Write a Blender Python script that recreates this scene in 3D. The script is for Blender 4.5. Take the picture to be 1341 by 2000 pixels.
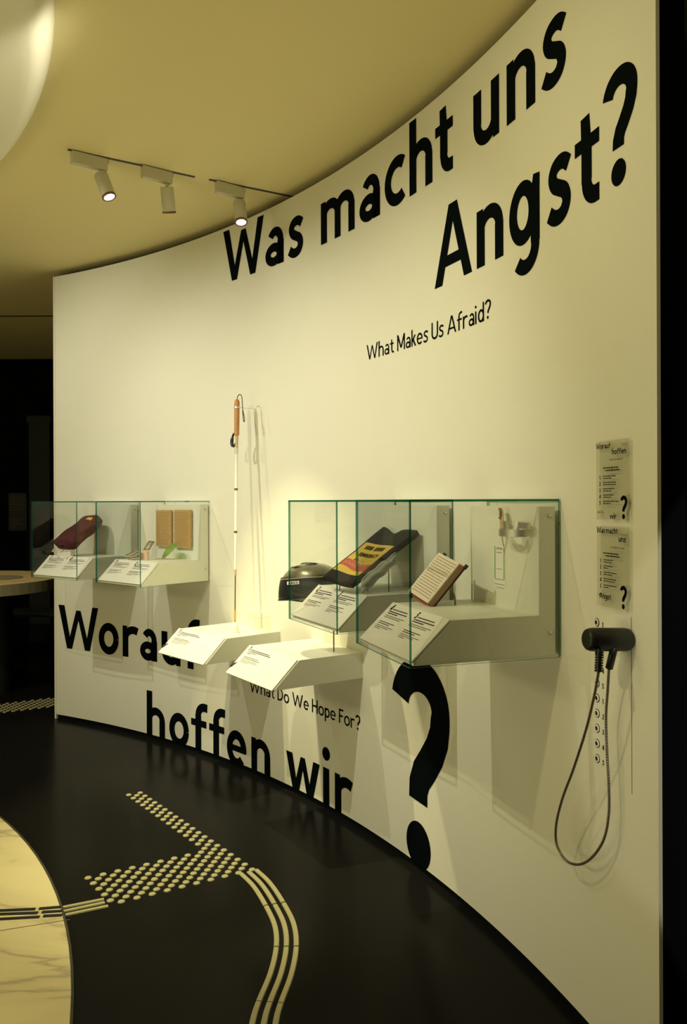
import bpy, bmesh, math, random
from mathutils import Vector, Matrix, Euler
from math import sin, cos, pi, radians as rad
random.seed(7)
S = bpy.context.scene
COL = S.collection
for o in list(bpy.data.objects): bpy.data.objects.remove(o)

# ------------------------------------------------------------------ camera
cam_d = bpy.data.cameras.new('camera'); cam = bpy.data.objects.new('camera', cam_d); COL.objects.link(cam)
cam_d.sensor_fit = 'VERTICAL'; cam_d.sensor_height = 36.0; cam_d.lens = 36.0*1605.6/2000
cam_d.shift_y = -21.84/2000; cam_d.clip_start = .05; cam_d.clip_end = 60
cam.matrix_world = Matrix.Translation((0, 0, 1.5)) @ Matrix.Rotation(pi/2, 4, 'X') @ Matrix.Rotation(-.0038, 4, 'Z')
S.camera = cam
# ------------------------------------------------------------------ world, exposure
W = bpy.data.worlds.new('world'); S.world = W; W.use_nodes = True
W.node_tree.nodes['Background'].inputs[0].default_value = (.35, .62, .8, 1)
W.node_tree.nodes['Background'].inputs[1].default_value = .004
S.view_settings.view_transform = 'Standard'; S.view_settings.look = 'None'
S.view_settings.gamma = 1; S.view_settings.use_curve_mapping = False
S.view_settings.exposure = 0.5
# ------------------------------------------------------------------ lights (exhibition spots on the ceiling tracks, added fill lights without a fixture)
WARM = (1, .88, .47); COOL = (1, .95, .74)
def spot(name, p, tgt, watt, deg, blend=.5, r=.012, col=WARM):
    l = bpy.data.lights.new(name, 'SPOT'); l.energy = watt; l.spot_size = rad(deg); l.spot_blend = blend
    l.shadow_soft_size = r; l.color = col
    o = bpy.data.objects.new(name, l); COL.objects.link(o); o.location = p
    o.rotation_euler = (Vector(tgt)-Vector(p)).to_track_quat('-Z', 'Y').to_euler(); return o
def area(name, p, tgt, watt, sx, sy, col=WARM):
    l = bpy.data.lights.new(name, 'AREA'); l.shape = 'RECTANGLE'; l.size = sx; l.size_y = sy; l.energy = watt; l.color = col
    o = bpy.data.objects.new(name, l); COL.objects.link(o); o.location = p
    o.rotation_euler = (Vector(tgt)-Vector(p)).to_track_quat('-Z', 'Y').to_euler(); return o
# one exhibition spot in front of every pair of cases, on the ring under the ceiling disc
spot('spot_light_far_left', (-2.66, 3.97, 2.93), (-1.62, 5.45, 1.6), 58, 100, 1.0, col=COOL)
spot('spot_light_left', (-2.02, 3.26, 2.93), (-.60, 4.55, 1.35), 64, 90, 1.0, col=(1, .95, .74))
spot('spot_light_centre', (-1.43, 2.26, 2.93), (.0, 3.6, 1.5), 76, 78, 1.0, col=(1, .94, .70))
spot('spot_light_right', (-1.15, 1.22, 2.93), (.66, 2.35, 1.9), 38, 78, 1.0)
spot('spot_light_top', (-.45, 1.35, 2.95), (.35, 3.4, 2.3), 9, 90, 1.0)
spot('spot_fill_far', (-3.0, 6.9, 3.0), (-2.8, 6.3, 0), 14, 70, .8, col=WARM)  # unseen lamp added to brighten the far studs and counter
spot('spot_fill_wall_end', (.6, -1.5, 2.5), (1.55, 1.99, .95), 110, 26.6, .05, col=COOL)  # added unseen lamp, its cone only grazes the wall's end strip
spot('spot_fill_disc_rim', (-.35, 2.2, 2.86), (-1.42, 3.12, 3.02), 50, 26, 1.0, r=.03, col=COOL)  # added unseen lamp that makes the disc rim bright
area('area_fill_ceiling', (-3.2, .2, .4), (-1.8, 2.2, 3.1), 25, 2.4, 1.6, (1, .9, .55))  # added fill, lifts the ceiling from below; no such fixture
area('area_fill_marble', (-3.2, 1.6, 1.9), (-3.2, 1.6, 0), 34, 1.2, 1.2, WARM)  # added fill hanging in mid-air to brighten the marble

# ------------------------------------------------------------------ materials
def mat(name, col, rough=.6, metal=0, emis=None, es=1, noise=None, bump=0, bscale=200, spec=.5, trans=0, alpha=1, coat=0):
    m = bpy.data.materials.new(name); m.use_nodes = True; nt = m.node_tree; b = nt.nodes['Principled BSDF']
    b.inputs['Base Color'].default_value = (*col, 1); b.inputs['Roughness'].default_value = rough; b.inputs['Metallic'].default_value = metal
    b.inputs['Specular IOR Level'].default_value = spec; b.inputs['Transmission Weight'].default_value = trans; b.inputs['Coat Weight'].default_value = coat
    if emis: b.inputs['Emission Color'].default_value = (*emis, 1); b.inputs['Emission Strength'].default_value = es
    tc = nt.nodes.new('ShaderNodeTexCoord')
    n = nt.nodes.new('ShaderNodeTexNoise'); n.inputs['Scale'].default_value = noise[0] if noise else bscale; n.inputs['Detail'].default_value = 5
    nt.links.new(tc.outputs['Object'], n.inputs['Vector'])
    amt = noise[1] if noise else .04
    r = nt.nodes.new('ShaderNodeMix'); r.data_type = 'RGBA'
    r.inputs['A'].default_value = (*[c*(1-amt) for c in col], 1); r.inputs['B'].default_value = (*[min(1, c*(1+amt)) for c in col], 1)
    nt.links.new(n.outputs['Fac'], r.inputs['Factor']); nt.links.new(r.outputs['Result'], b.inputs['Base Color'])
    if bump:
        n2 = nt.nodes.new('ShaderNodeTexNoise'); n2.inputs['Scale'].default_value = bscale; nt.links.new(tc.outputs['Object'], n2.inputs['Vector'])
        bp = nt.nodes.new('ShaderNodeBump'); bp.inputs['Strength'].default_value = bump; bp.inputs['Distance'].default_value = .002
        nt.links.new(n2.outputs['Fac'], bp.inputs['Height']); nt.links.new(bp.outputs['Normal'], b.inputs['Normal'])
    return m
def glassmat(name, tint, fac_add=0.0, rough=.0, diff=None, dmix=0):
    m = bpy.data.materials.new(name); m.use_nodes = True; nt = m.node_tree; nt.nodes.clear()
    out = nt.nodes.new('ShaderNodeOutputMaterial'); t = nt.nodes.new('ShaderNodeBsdfTransparent'); t.inputs[0].default_value = (*tint, 1)
    g = nt.nodes.new('ShaderNodeBsdfGlossy'); g.inputs['Roughness'].default_value = rough
    lw = nt.nodes.new('ShaderNodeLayerWeight'); lw.inputs['Blend'].default_value = .5
    pw = nt.nodes.new('ShaderNodeMath'); pw.operation = 'POWER'; pw.inputs[1].default_value = 5; nt.links.new(lw.outputs['Facing'], pw.inputs[0])
    f = nt.nodes.new('ShaderNodeMath'); f.operation = 'MULTIPLY_ADD'; f.inputs[1].default_value = .85; f.inputs[2].default_value = .035; nt.links.new(pw.outputs[0], f.inputs[0])
    mx = nt.nodes.new('ShaderNodeMixShader'); nt.links.new(f.outputs[0], mx.inputs[0]); nt.links.new(t.outputs[0], mx.inputs[1]); nt.links.new(g.outputs[0], mx.inputs[2])
    last = mx
    if diff:
        d = nt.nodes.new('ShaderNodeBsdfDiffuse'); d.inputs[0].default_value = (*diff, 1)
        m2 = nt.nodes.new('ShaderNodeMixShader'); m2.inputs[0].default_value = dmix
        nt.links.new(mx.outputs[0], m2.inputs[1]); nt.links.new(d.outputs[0], m2.inputs[2]); last = m2
    nt.links.new(last.outputs[0], out.inputs[0]); return m
M_wall = mat('wall_paint', (.79, .785, .67), .75, noise=(3, .02), bump=.15, bscale=350)
M_trim = mat('trim_paint', (.82, .79, .66), .5)
M_ceil = mat('ceiling_paint', (.80, .71, .38), .85, noise=(1.5, .02))
M_disc = mat('disc_paint', (.84, .80, .64), .6)
M_black = mat('vinyl_black', (.0022, .0040, .0048), .8, spec=.03)
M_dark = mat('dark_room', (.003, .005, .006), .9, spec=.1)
M_dark2 = mat('dark_column_grey', (.03, .036, .034), .7)
M_body = mat('case_white', (.80, .80, .68), .45)
M_plate = mat('label_white', (.86, .84, .76), .35)
M_ink = mat('ink', (.015, .013, .012), .7, spec=.1)
M_ink2 = mat('ink_light', (.16, .14, .11), .7, spec=.1)
M_glass = glassmat('clear_glass', (.975, .985, .978))
M_edge = glassmat('green_glass_edge', (.22, .50, .40), rough=.1, diff=(.01, .15, .11), dmix=.40)
M_acryl = glassmat('acrylic', (.97, .98, .96))
M_plaque = glassmat('plaque_acrylic', (.95, .95, .91), rough=.2, diff=(.6, .6, .5), dmix=.10)
M_steel = mat('steel', (.70, .68, .60), .42, .85)
M_rod = mat('bronze_rod', (.30, .17, .09), .35, 1)
M_white = mat('white_gloss', (.85, .84, .78), .3)
M_lamp = mat('lamp_white', (.60, .57, .42), .5)
M_rim = mat('lamp_rim', (.20, .07, .03), .4)
M_lens = mat('lamp_lens', (1, 1, 1), .4, emis=(1, .95, .82), es=14)
M_track = mat('track_dark', (.05, .045, .03), .5)
M_wood = mat('handle_wood', (.50, .24, .07), .5, noise=(60, .3))
M_rubber = mat('rubber_black', (.010, .011, .012), .45)
M_hose = mat('metal_hose', (.22, .20, .15), .38, .8)
M_cork = mat('tablet_brown', (.50, .30, .085), .7, noise=(90, .25))
M_maroon = mat('maroon_velvet', (.075, .012, .016), .9, noise=(30, .45), bump=.5, bscale=120)
M_gold = mat('gold_emblem', (.75, .38, .07), .5)
M_cloth = mat('black_cloth', (.014, .012, .010), .85, noise=(40, .4), bump=.4, bscale=150)
M_yellow = mat('yellow_print', (.78, .53, .09), .6)
M_red = mat('red_print', (.62, .10, .045), .6)
M_bag = glassmat('plastic_bag', (.86, .92, .90), rough=.15, diff=(.75, .80, .74), dmix=.6)
M_green = glassmat('green_leaf_glass', (.62, .80, .25), rough=.1, diff=(.35, .50, .10), dmix=.35)
M_olive = mat('helmet_olive', (.085, .075, .035), .3, coat=.5)
M_paper = mat('paper', (.80, .70, .56), .7)
M_jack = mat('jack_white', (.88, .87, .82), .35)
M_page = mat('page_edges', (.33, .25, .15), .8)
M_photo = mat('photo_grey', (.16, .14, .10), .5)
M_tag = mat('tag_band', (.56, .42, .26), .6)
M_lime = mat('green_print', (.14, .42, .03), .6)
M_stud = mat('tactile_stud', (.48, .45, .25), .5)
M_wtable = mat('table_top_wood', (.75, .58, .28), .5, noise=(12, .25))
M_tside = mat('table_side', (.30, .27, .17), .6)
M_poster = mat('poster_panel', (.05, .055, .05), .6, noise=(40, .7))
# floor: charcoal, satin
M_floor = mat('floor_charcoal', (.0105, .0105, .0098), .22, noise=(2.5, .18), spec=.035)
def marble():
    m = bpy.data.materials.new('white_marble'); m.use_nodes = True; nt = m.node_tree; b = nt.nodes['Principled BSDF']
    tc = nt.nodes.new('ShaderNodeTexCoord'); mp = nt.nodes.new('ShaderNodeMapping'); mp.inputs['Rotation'].default_value = (0, 0, .5); mp.inputs['Scale'].default_value = (.7, 1.8, 1)
    n = nt.nodes.new('ShaderNodeTexNoise'); n.inputs['Scale'].default_value = 1.1; n.inputs['Detail'].default_value = 6; n.inputs['Distortion'].default_value = 1.0
    a = nt.nodes.new('ShaderNodeMath'); a.operation = 'SUBTRACT'; a.inputs[1].default_value = .5
    ab = nt.nodes.new('ShaderNodeMath'); ab.operation = 'ABSOLUTE'
    r = nt.nodes.new('ShaderNodeValToRGB'); e = r.color_ramp.elements
    e[0].position = 0; e[0].color = (.50, .44, .27, 1); e[1].position = .025; e[1].color = (.74, .66, .40, 1); r.color_ramp.elements.new(.10).color = (.80, .72, .44, 1)
    L = nt.links.new; L(tc.outputs['Object'], mp.inputs[0]); L(mp.outputs[0], n.inputs['Vector']); L(n.outputs['Fac'], a.inputs[0]); L(a.outputs[0], ab.inputs[0]); L(ab.outputs[0], r.inputs[0]); L(r.outputs[0], b.inputs['Base Color'])
    b.inputs['Roughness'].default_value = .35; return m
M_marble = marble()

# ------------------------------------------------------------------ helpers
def tag(o, label=None, cat=None, group=None, kind=None):
    if label: o['label'] = label
    if cat: o['category'] = cat
    if group: o['group'] = group
    if kind: o['kind'] = kind
    return o
def obj(name, vs, fs, m, parent=None, smooth=False, mi=None):
    me = bpy.data.meshes.new(name); me.from_pydata([tuple(v) for v in vs], [], fs)
    for mm in (m if isinstance(m, (list, tuple)) else [m]): me.materials.append(mm)
    if mi: me.polygons.foreach_set('material_index', mi)
    if smooth: me.polygons.foreach_set('use_smooth', [True]*len(fs))
    me.update()
    o = bpy.data.objects.new(name, me); COL.objects.link(o)
    if parent: o.parent = parent
    return o
def empty(name, mw, label, cat, group=None):
    o = bpy.data.objects.new(name, None); COL.objects.link(o); o.matrix_world = mw; o.empty_display_size = .05
    return tag(o, label, cat, group)
class MB:
    def __init__(s): s.v = []; s.f = []; s.mi = []
    def add(s, vs, fs, mi=0):
        k = len(s.v); s.v += [Vector(v) for v in vs]; s.f += [[i+k for i in f] for f in fs]; s.mi += [mi]*len(fs); return s
    def box(s, a, b, mi=0):
        (x0, y0, z0), (x1, y1, z1) = a, b
        return s.add([(x0, y0, z0), (x1, y0, z0), (x1, y1, z0), (x0, y1, z0), (x0, y0, z1), (x1, y0, z1), (x1, y1, z1), (x0, y1, z1)],
                     [(0, 3, 2, 1), (4, 5, 6, 7), (0, 1, 5, 4), (1, 2, 6, 5), (2, 3, 7, 6), (3, 0, 4, 7)], mi)
    def tube(s, pts, r, n=10, mi=0, cap=True):
        pts = [Vector(p) for p in pts]; N = len(pts); rs = r if isinstance(r, (list, tuple)) else [r]*N
        t0 = (pts[1]-pts[0]).normalized(); up = Vector((0, 0, 1)) if abs(t0.z) < .9 else Vector((1, 0, 0)); a = t0.cross(up).normalized()
        vs = []
        for i, p in enumerate(pts):
            t = (pts[min(i+1, N-1)]-pts[max(i-1, 0)]).normalized(); a = (a-t*a.dot(t)).normalized(); b = t.cross(a)
            vs += [p+(a*cos(2*pi*k/n)+b*sin(2*pi*k/n))*rs[i] for k in range(n)]
        fs = [(i*n+k, i*n+(k+1) % n, (i+1)*n+(k+1) % n, (i+1)*n+k) for i in range(N-1) for k in range(n)]
        if cap: fs += [list(range(n))[::-1], [(N-1)*n+k for k in range(n)]]
        return s.add(vs, fs, mi)
    def lathe(s, prof, n=24, M=Matrix(), mi=0):      # prof: (r, z)
        vs = [M @ Vector((r*cos(2*pi*k/n), r*sin(2*pi*k/n), z)) for r, z in prof for k in range(n)]
        fs = [(i*n+k, i*n+(k+1) % n, (i+1)*n+(k+1) % n, (i+1)*n+k) for i in range(len(prof)-1) for k in range(n)]
        return s.add(vs, fs, mi)
    def prism(s, poly, a, b, mi=0):                  # poly in (y,z), extruded along x a..b
        n = len(poly); vs = [(a, y, z) for y, z in poly]+[(b, y, z) for y, z in poly]
        return s.add(vs, [list(range(n)), list(range(2*n-1, n-1, -1))]+[(i, n+i, n+(i+1) % n, (i+1) % n) for i in range(n)], mi)
    def build(s, name, m, parent=None, smooth=False, bevel=0, M=None):
        if M: s.v = [M @ v for v in s.v]
        o = obj(name, s.v, s.f, m, parent, smooth, s.mi)
        if bevel:
            bm = bmesh.new(); bm.from_mesh(o.data)
            bmesh.ops.recalc_face_normals(bm, faces=bm.faces)
            es = [e for e in bm.edges if len(e.link_faces) == 2 and e.calc_face_angle(0) > .5]
            bmesh.ops.bevel(bm, geom=es, offset=bevel, segments=2, affect='EDGES', profile=.7)
            bm.to_mesh(o.data); bm.free()
        return o
def grid_sheet(name, P, nu, nv, m, parent=None, thick=0, smooth=True, mfn=None):
    vs = [P(i/nu, j/nv) for j in range(nv+1) for i in range(nu+1)]; w = nu+1
    fs = [(j*w+i, j*w+i+1, (j+1)*w+i+1, (j+1)*w+i) for j in range(nv) for i in range(nu)]
    if thick:
        k = len(vs); nn = []
        for j in range(nv+1):
            for i in range(nu+1):
                a = vs[j*w+min(i+1, nu)]-vs[j*w+max(i-1, 0)]; b = vs[min(j+1, nv)*w+i]-vs[max(j-1, 0)*w+i]
                nn.append(a.cross(b).normalized())
        vs += [v-n*thick for v, n in zip(vs, nn)]
        fs += [[q+k for q in f][::-1] for f in fs]
        rim = [i for i in range(nu+1)]+[j*w+nu for j in range(1, nv+1)]+[nv*w+i for i in range(nu-1, -1, -1)]+[j*w for j in range(nv-1, 0, -1)]
        fs += [(a, rim[(q-1) % len(rim)], rim[(q-1) % len(rim)]+k, a+k) for q, a in enumerate(rim)]
    return obj(name, vs, fs, m, parent, smooth)
def spline(pts, n=8):
    pts = [Vector(p) for p in pts]; out = []
    for i in range(len(pts)-1):
        p0, p1, p2, p3 = pts[max(i-1, 0)], pts[i], pts[i+1], pts[min(i+2, len(pts)-1)]
        for k in range(n):
            t = k/n; out.append(.5*((2*p1)+(p2-p0)*t+(2*p0-5*p1+4*p2-p3)*t*t+(3*p1-p0-3*p2+p3)*t**3))
    return out+[pts[-1]]

# ------------------------------------------------------------------ curved wall geometry
CX, CY, R, U0 = -4.58690, .89328, 5.45705, 5.868
WT, WB, UE = 3.059, .030, 4.7635
def wp(u, z, off=0):
    t = (U0-u)/R; r = R-off
    return Vector((CX+r*cos(t), CY+r*sin(t), z))
def arcslab(name, u0, u1, z0, z1, o0, o1, m, n=200, parent=None, smooth=False):
    vs = []
    for i in range(n+1):
        u = u0+(u1-u0)*i/n; vs += [wp(u, z0, o0), wp(u, z1, o0), wp(u, z1, o1), wp(u, z0, o1)]
    fs = [(4*i+a, 4*i+(a+1) % 4, 4*i+4+(a+1) % 4, 4*i+4+a) for i in range(n) for a in range(4)]+[(3, 2, 1, 0), (4*n, 4*n+1, 4*n+2, 4*n+3)]
    return obj(name, vs, fs, m, parent, smooth)
wall = arcslab('wall_right', 0, UE, WB, WT, 0, -.009, M_wall, 240); tag(wall, kind='structure')
tag(arcslab('baseboard_right', 0.002, UE, 0, WB, -.035, -.08, M_rubber, 160), kind='structure')
tag(arcslab('trim_1', -.016, -.001, 0, WT, .002, -.014, M_trim, 2), kind='structure')
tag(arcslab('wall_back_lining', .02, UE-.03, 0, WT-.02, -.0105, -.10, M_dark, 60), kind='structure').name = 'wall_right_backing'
tag(arcslab('trim_2', UE+.0005, UE+.0022, 0, WT, .0005, -.0095, M_trim, 2), kind='structure')
seam = arcslab('service_hatch_seam', 4.6485, 4.6505, .748, 1.20, .0006, -.001, M_ink2, 2); tag(seam, 'thin dark vertical joint line in the white wall right of the jack sockets', 'joint')

# floor, ceiling, dark surroundings
def plane(name, x0, y0, x1, y1, z, m, flip=False, t=.05):
    b = MB().box((x0, y0, z-t if not flip else z), (x1, y1, z if not flip else z+t)); return b.build(name, m)
tag(plane('floor', -13, -4, 4, 9.6, 0, M_floor), kind='structure')
tag(plane('ceiling', -13, -4, 4, 9.6, 3.10, M_ceil, True), kind='structure')
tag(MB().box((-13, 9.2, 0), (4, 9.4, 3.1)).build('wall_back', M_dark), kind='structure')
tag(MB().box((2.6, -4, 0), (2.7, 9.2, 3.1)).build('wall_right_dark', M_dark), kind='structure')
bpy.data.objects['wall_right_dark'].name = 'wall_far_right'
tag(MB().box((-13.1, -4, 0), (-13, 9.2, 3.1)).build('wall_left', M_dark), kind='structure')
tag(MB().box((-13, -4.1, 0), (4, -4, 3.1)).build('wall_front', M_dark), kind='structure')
# ceiling panel joint far left
tag(MB().box((-6, 7.05, 3.094), (.2, 7.075, 3.0995)).build('trim_3', M_track), kind='structure')
# round marble inlay
MC = (-4.562, 1.297); MR = 3.919
b = MB(); n = 180
b.lathe([(0, .004), (MR-.002, .004), (MR, .002), (MR, -.01)], n, Matrix.Translation((*MC, 0)))
tag(b.build('floor_marble', M_marble), kind='structure').name = 'floor.001'
b = MB(); b.lathe([(MR+.0005, .0), (MR+.0005, .005), (MR+.007, .005), (MR+.007, .0)], n, Matrix.Translation((*MC, 0)))
tag(b.build('trim_4', M_track), kind='structure')
# marble slab joint
def strip2d(pts, w, z0, z1):
    pts = [Vector((*p, 0)) for p in pts]; N = len(pts); L = []; Rr = []
    for i, p in enumerate(pts):
        t = (pts[min(i+1, N-1)]-pts[max(i-1, 0)]).normalized(); nrm = Vector((-t.y, t.x, 0)); L.append(p+nrm*w/2); Rr.append(p-nrm*w/2)
    vs = []
    for a, c in zip(L, Rr):
        ch = (a-c)*.12
        vs += [(a.x, a.y, z0), (a.x-ch.x, a.y-ch.y, z1), (c.x+ch.x, c.y+ch.y, z1), (c.x, c.y, z0)]
    fs = [(4*i+q, 4*i+q+1, 4*i+5+q, 4*i+4+q) for i in range(N-1) for q in range(3)]+[(3, 2, 1, 0), (4*N-4, 4*N-3, 4*N-2, 4*N-1)]
    return vs, fs
vs, fs = strip2d([(-1.9, 2.627), (-1.204, 2.869), (-.985, 2.944)], .004, .0038, .0048)
tag(obj('trim_5', vs, fs, M_ink2), kind='structure')

# ceiling disc (lowered round ceiling element, bright rounded rim)
DC = (-4.11, 1.577)
b = MB(); prof = [(3.361, 3.1), (3.352, 3.07), (3.335, 3.035), (3.315, 3.008), (3.30, 2.996), (3.28, 2.991), (3.25, 2.990), (3.2, 2.990), (2.6, 2.99), (2.55, 3.02), (1.2, 3.03), (0.01, 3.03)]
b.lathe(prof, 160, Matrix.Translation((*DC, 0)))
disc = b.build('ceiling_disc', M_disc, smooth=True); tag(disc, 'large round cream ceiling disc with a bright curved rim at the upper left', 'ceiling disc')

# ------------------------------------------------------------------ tactile paving
a0 = Vector((-1.0232, 3.27649, 0)); wv = Vector((.0355, -.0466757, 0)); vv = Vector((.00785412, .03798423, 0))
cells = []
for j in range(17):
    i0 = (j+1)//2
    cells += [(i, j) for i in range(i0, i0+5)]
cells += [(i, 17) for i in range(-6, 14)]+[(i, 18) for i in range(-5, 14)]+[(i, 19) for i in range(-5, 15)]
sb = MB(); sb.lathe([(.0142, 0), (.0138, .0022), (.0118, .0042), (.006, .0052), (.0001, .0054)], 14)
stud_me = sb.build('stud', M_stud, smooth=True); stud_data = stud_me.data; bpy.data.objects.remove(stud_me)
def field(label, pts, group=None):
    c = sum((Vector(p) for p in pts), Vector())/len(pts)
    e = empty('tactile_stud_field', Matrix.Translation((c.x, c.y, 0)), label, 'tactile paving', group)
    for p in pts:
        o = bpy.data.objects.new('stud', stud_data); COL.objects.link(o); o.parent = e; o.location = (p[0]-c.x, p[1]-c.y, 0)
    return e
field('T-shaped field of pale round tactile studs on the dark floor near the marble disc', [a0+wv*i+vv*j for i, j in cells])
fp = []
for j_ in range(-22, 14):
    for i_ in range((j_+1)//2, (j_+1)//2+5): fp.append(Vector((-2.507, 6.122, 0))+wv*i_+vv*j_)
field('distant band of small tactile studs on the floor beyond the left end of the wall', fp)
def strips(name, label, segs, w, z0, z1, m, cat):
    p0 = Vector((*segs[0][0], 0)); e = empty(name, Matrix.Translation((p0.x, p0.y, 0)), label, cat)
    for s in segs:
        vs, fs = strip2d([(q[0]-p0.x, q[1]-p0.y) for q in s], w, z0, z1); obj('guide_strip', vs, fs, m, e)
mid = spline([(-.389, 3.326, 0), (-.325, 3.215, 0), (-.262, 3.059, 0), (-.215, 2.91, 0), (-.198, 2.767, 0), (-.204, 2.61, 0), (-.226, 2.46, 0), (-.234, 2.358, 0), (-.236, 2.1, 0), (-.22, 1.8, 0)], 6)
def offs(path, d):
    out = []
    for i, p in enumerate(path):
        t = (path[min(i+1, len(path)-1)]-path[max(i-1, 0)]).normalized(); out.append(p+Vector((-t.y, t.x, 0))*d)
    return out
segs = []
for d in (.0335, 0, -.0335):
    pth = offs(mid, d)
    for (i0, i1) in ((0, 12), (12, 24), (24, 36), (36, 48), (48, 54)):
        s = pth[i0:i1+1]
        if i0: s = [s[0]+(s[1]-s[0])*.28]+s[1:]
        segs.append([(q.x, q.y) for q in s])
strips('tactile_guide_line', 'three parallel cream guide strips curving across the dark floor towards the viewer', segs, .0185, 0, .004, M_stud, 'tactile paving')
strips('tactile_guide_line', 'short run of three pale straight guide strips between marble disc and stud field',
       [[(-1.042, 3.039), (-.909, 3.1)], [(-1.029, 3.01), (-.898, 3.074)], [(-1.014, 2.983), (-.878, 3.048)]], .0165, 0, .004, M_stud, 'tactile paving')
strips('tactile_guide_line', 'three black guide strips crossing the pale marble disc',
       [[(-1.124, 3.021), (-1.048, 3.034)], [(-1.104, 2.996), (-1.035, 3.004)], [(-1.089, 2.967), (-1.023, 2.975)],
        [(-1.9, 2.96), (-1.262, 3.008), (-1.137, 3.019)], [(-1.9, 2.937), (-1.251, 2.982), (-1.117, 2.991)], [(-1.9, 2.90), (-1.236, 2.947), (-1.1, 2.962)]], .017, .004, .0075, M_rubber, 'tactile paving')

# ------------------------------------------------------------------ letter shapes (cap height 1, x-height .68)
def quad(xt, yt, wt, xb, yb, wb): return [[(xt-wt/2, yt), (xt+wt/2, yt), (xb+wb/2, yb), (xb-wb/2, yb)]]
def band(pts, w):
    ws = w if isinstance(w, list) else [w]*len(pts); q_ = [(pts[0], ws[0])]
    for p, v_ in zip(pts[1:], ws[1:]):
        if math.hypot(p[0]-q_[-1][0][0], p[1]-q_[-1][0][1]) > 1e-3: q_.append((p, v_))
    pts = [a_ for a_, b_ in q_]; ws = [b_ for a_, b_ in q_]; n = len(pts); L = []; Rr = []
    for i, p in enumerate(pts):
        a = pts[max(i-1, 0)]; b_ = pts[min(i+1, n-1)]; dx, dy = b_[0]-a[0], b_[1]-a[1]; l = math.hypot(dx, dy) or 1
        nx, ny = -dy/l, dx/l; h = ws[i]/2; L.append((p[0]+nx*h, p[1]+ny*h)); Rr.append((p[0]-nx*h, p[1]-ny*h))
    return [[L[i], L[i+1], Rr[i+1], Rr[i]] for i in range(n-1)]
def arc(cx, cy, rx, ry, a0, a1, n=22): return [(cx+rx*cos(rad(a0+(a1-a0)*i/n)), cy+ry*sin(rad(a0+(a1-a0)*i/n))) for i in range(n+1)]
def rect(x0, x1, y0, y1): return [[(x0, y1), (x1, y1), (x1, y0), (x0, y0)]]
def hbar(x0, x1, y, t, n=4): return [q for i in range(n) for q in rect(x0+(x1-x0)*i/n, x0+(x1-x0)*(i+1)/n, y-t/2, y+t/2)]
def disc2(cx, cy, r, n=28):
    return [[(cx+r*cos(2*pi*i/n), cy+r*sin(2*pi*i/n)) for i in range(n)]]
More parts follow.
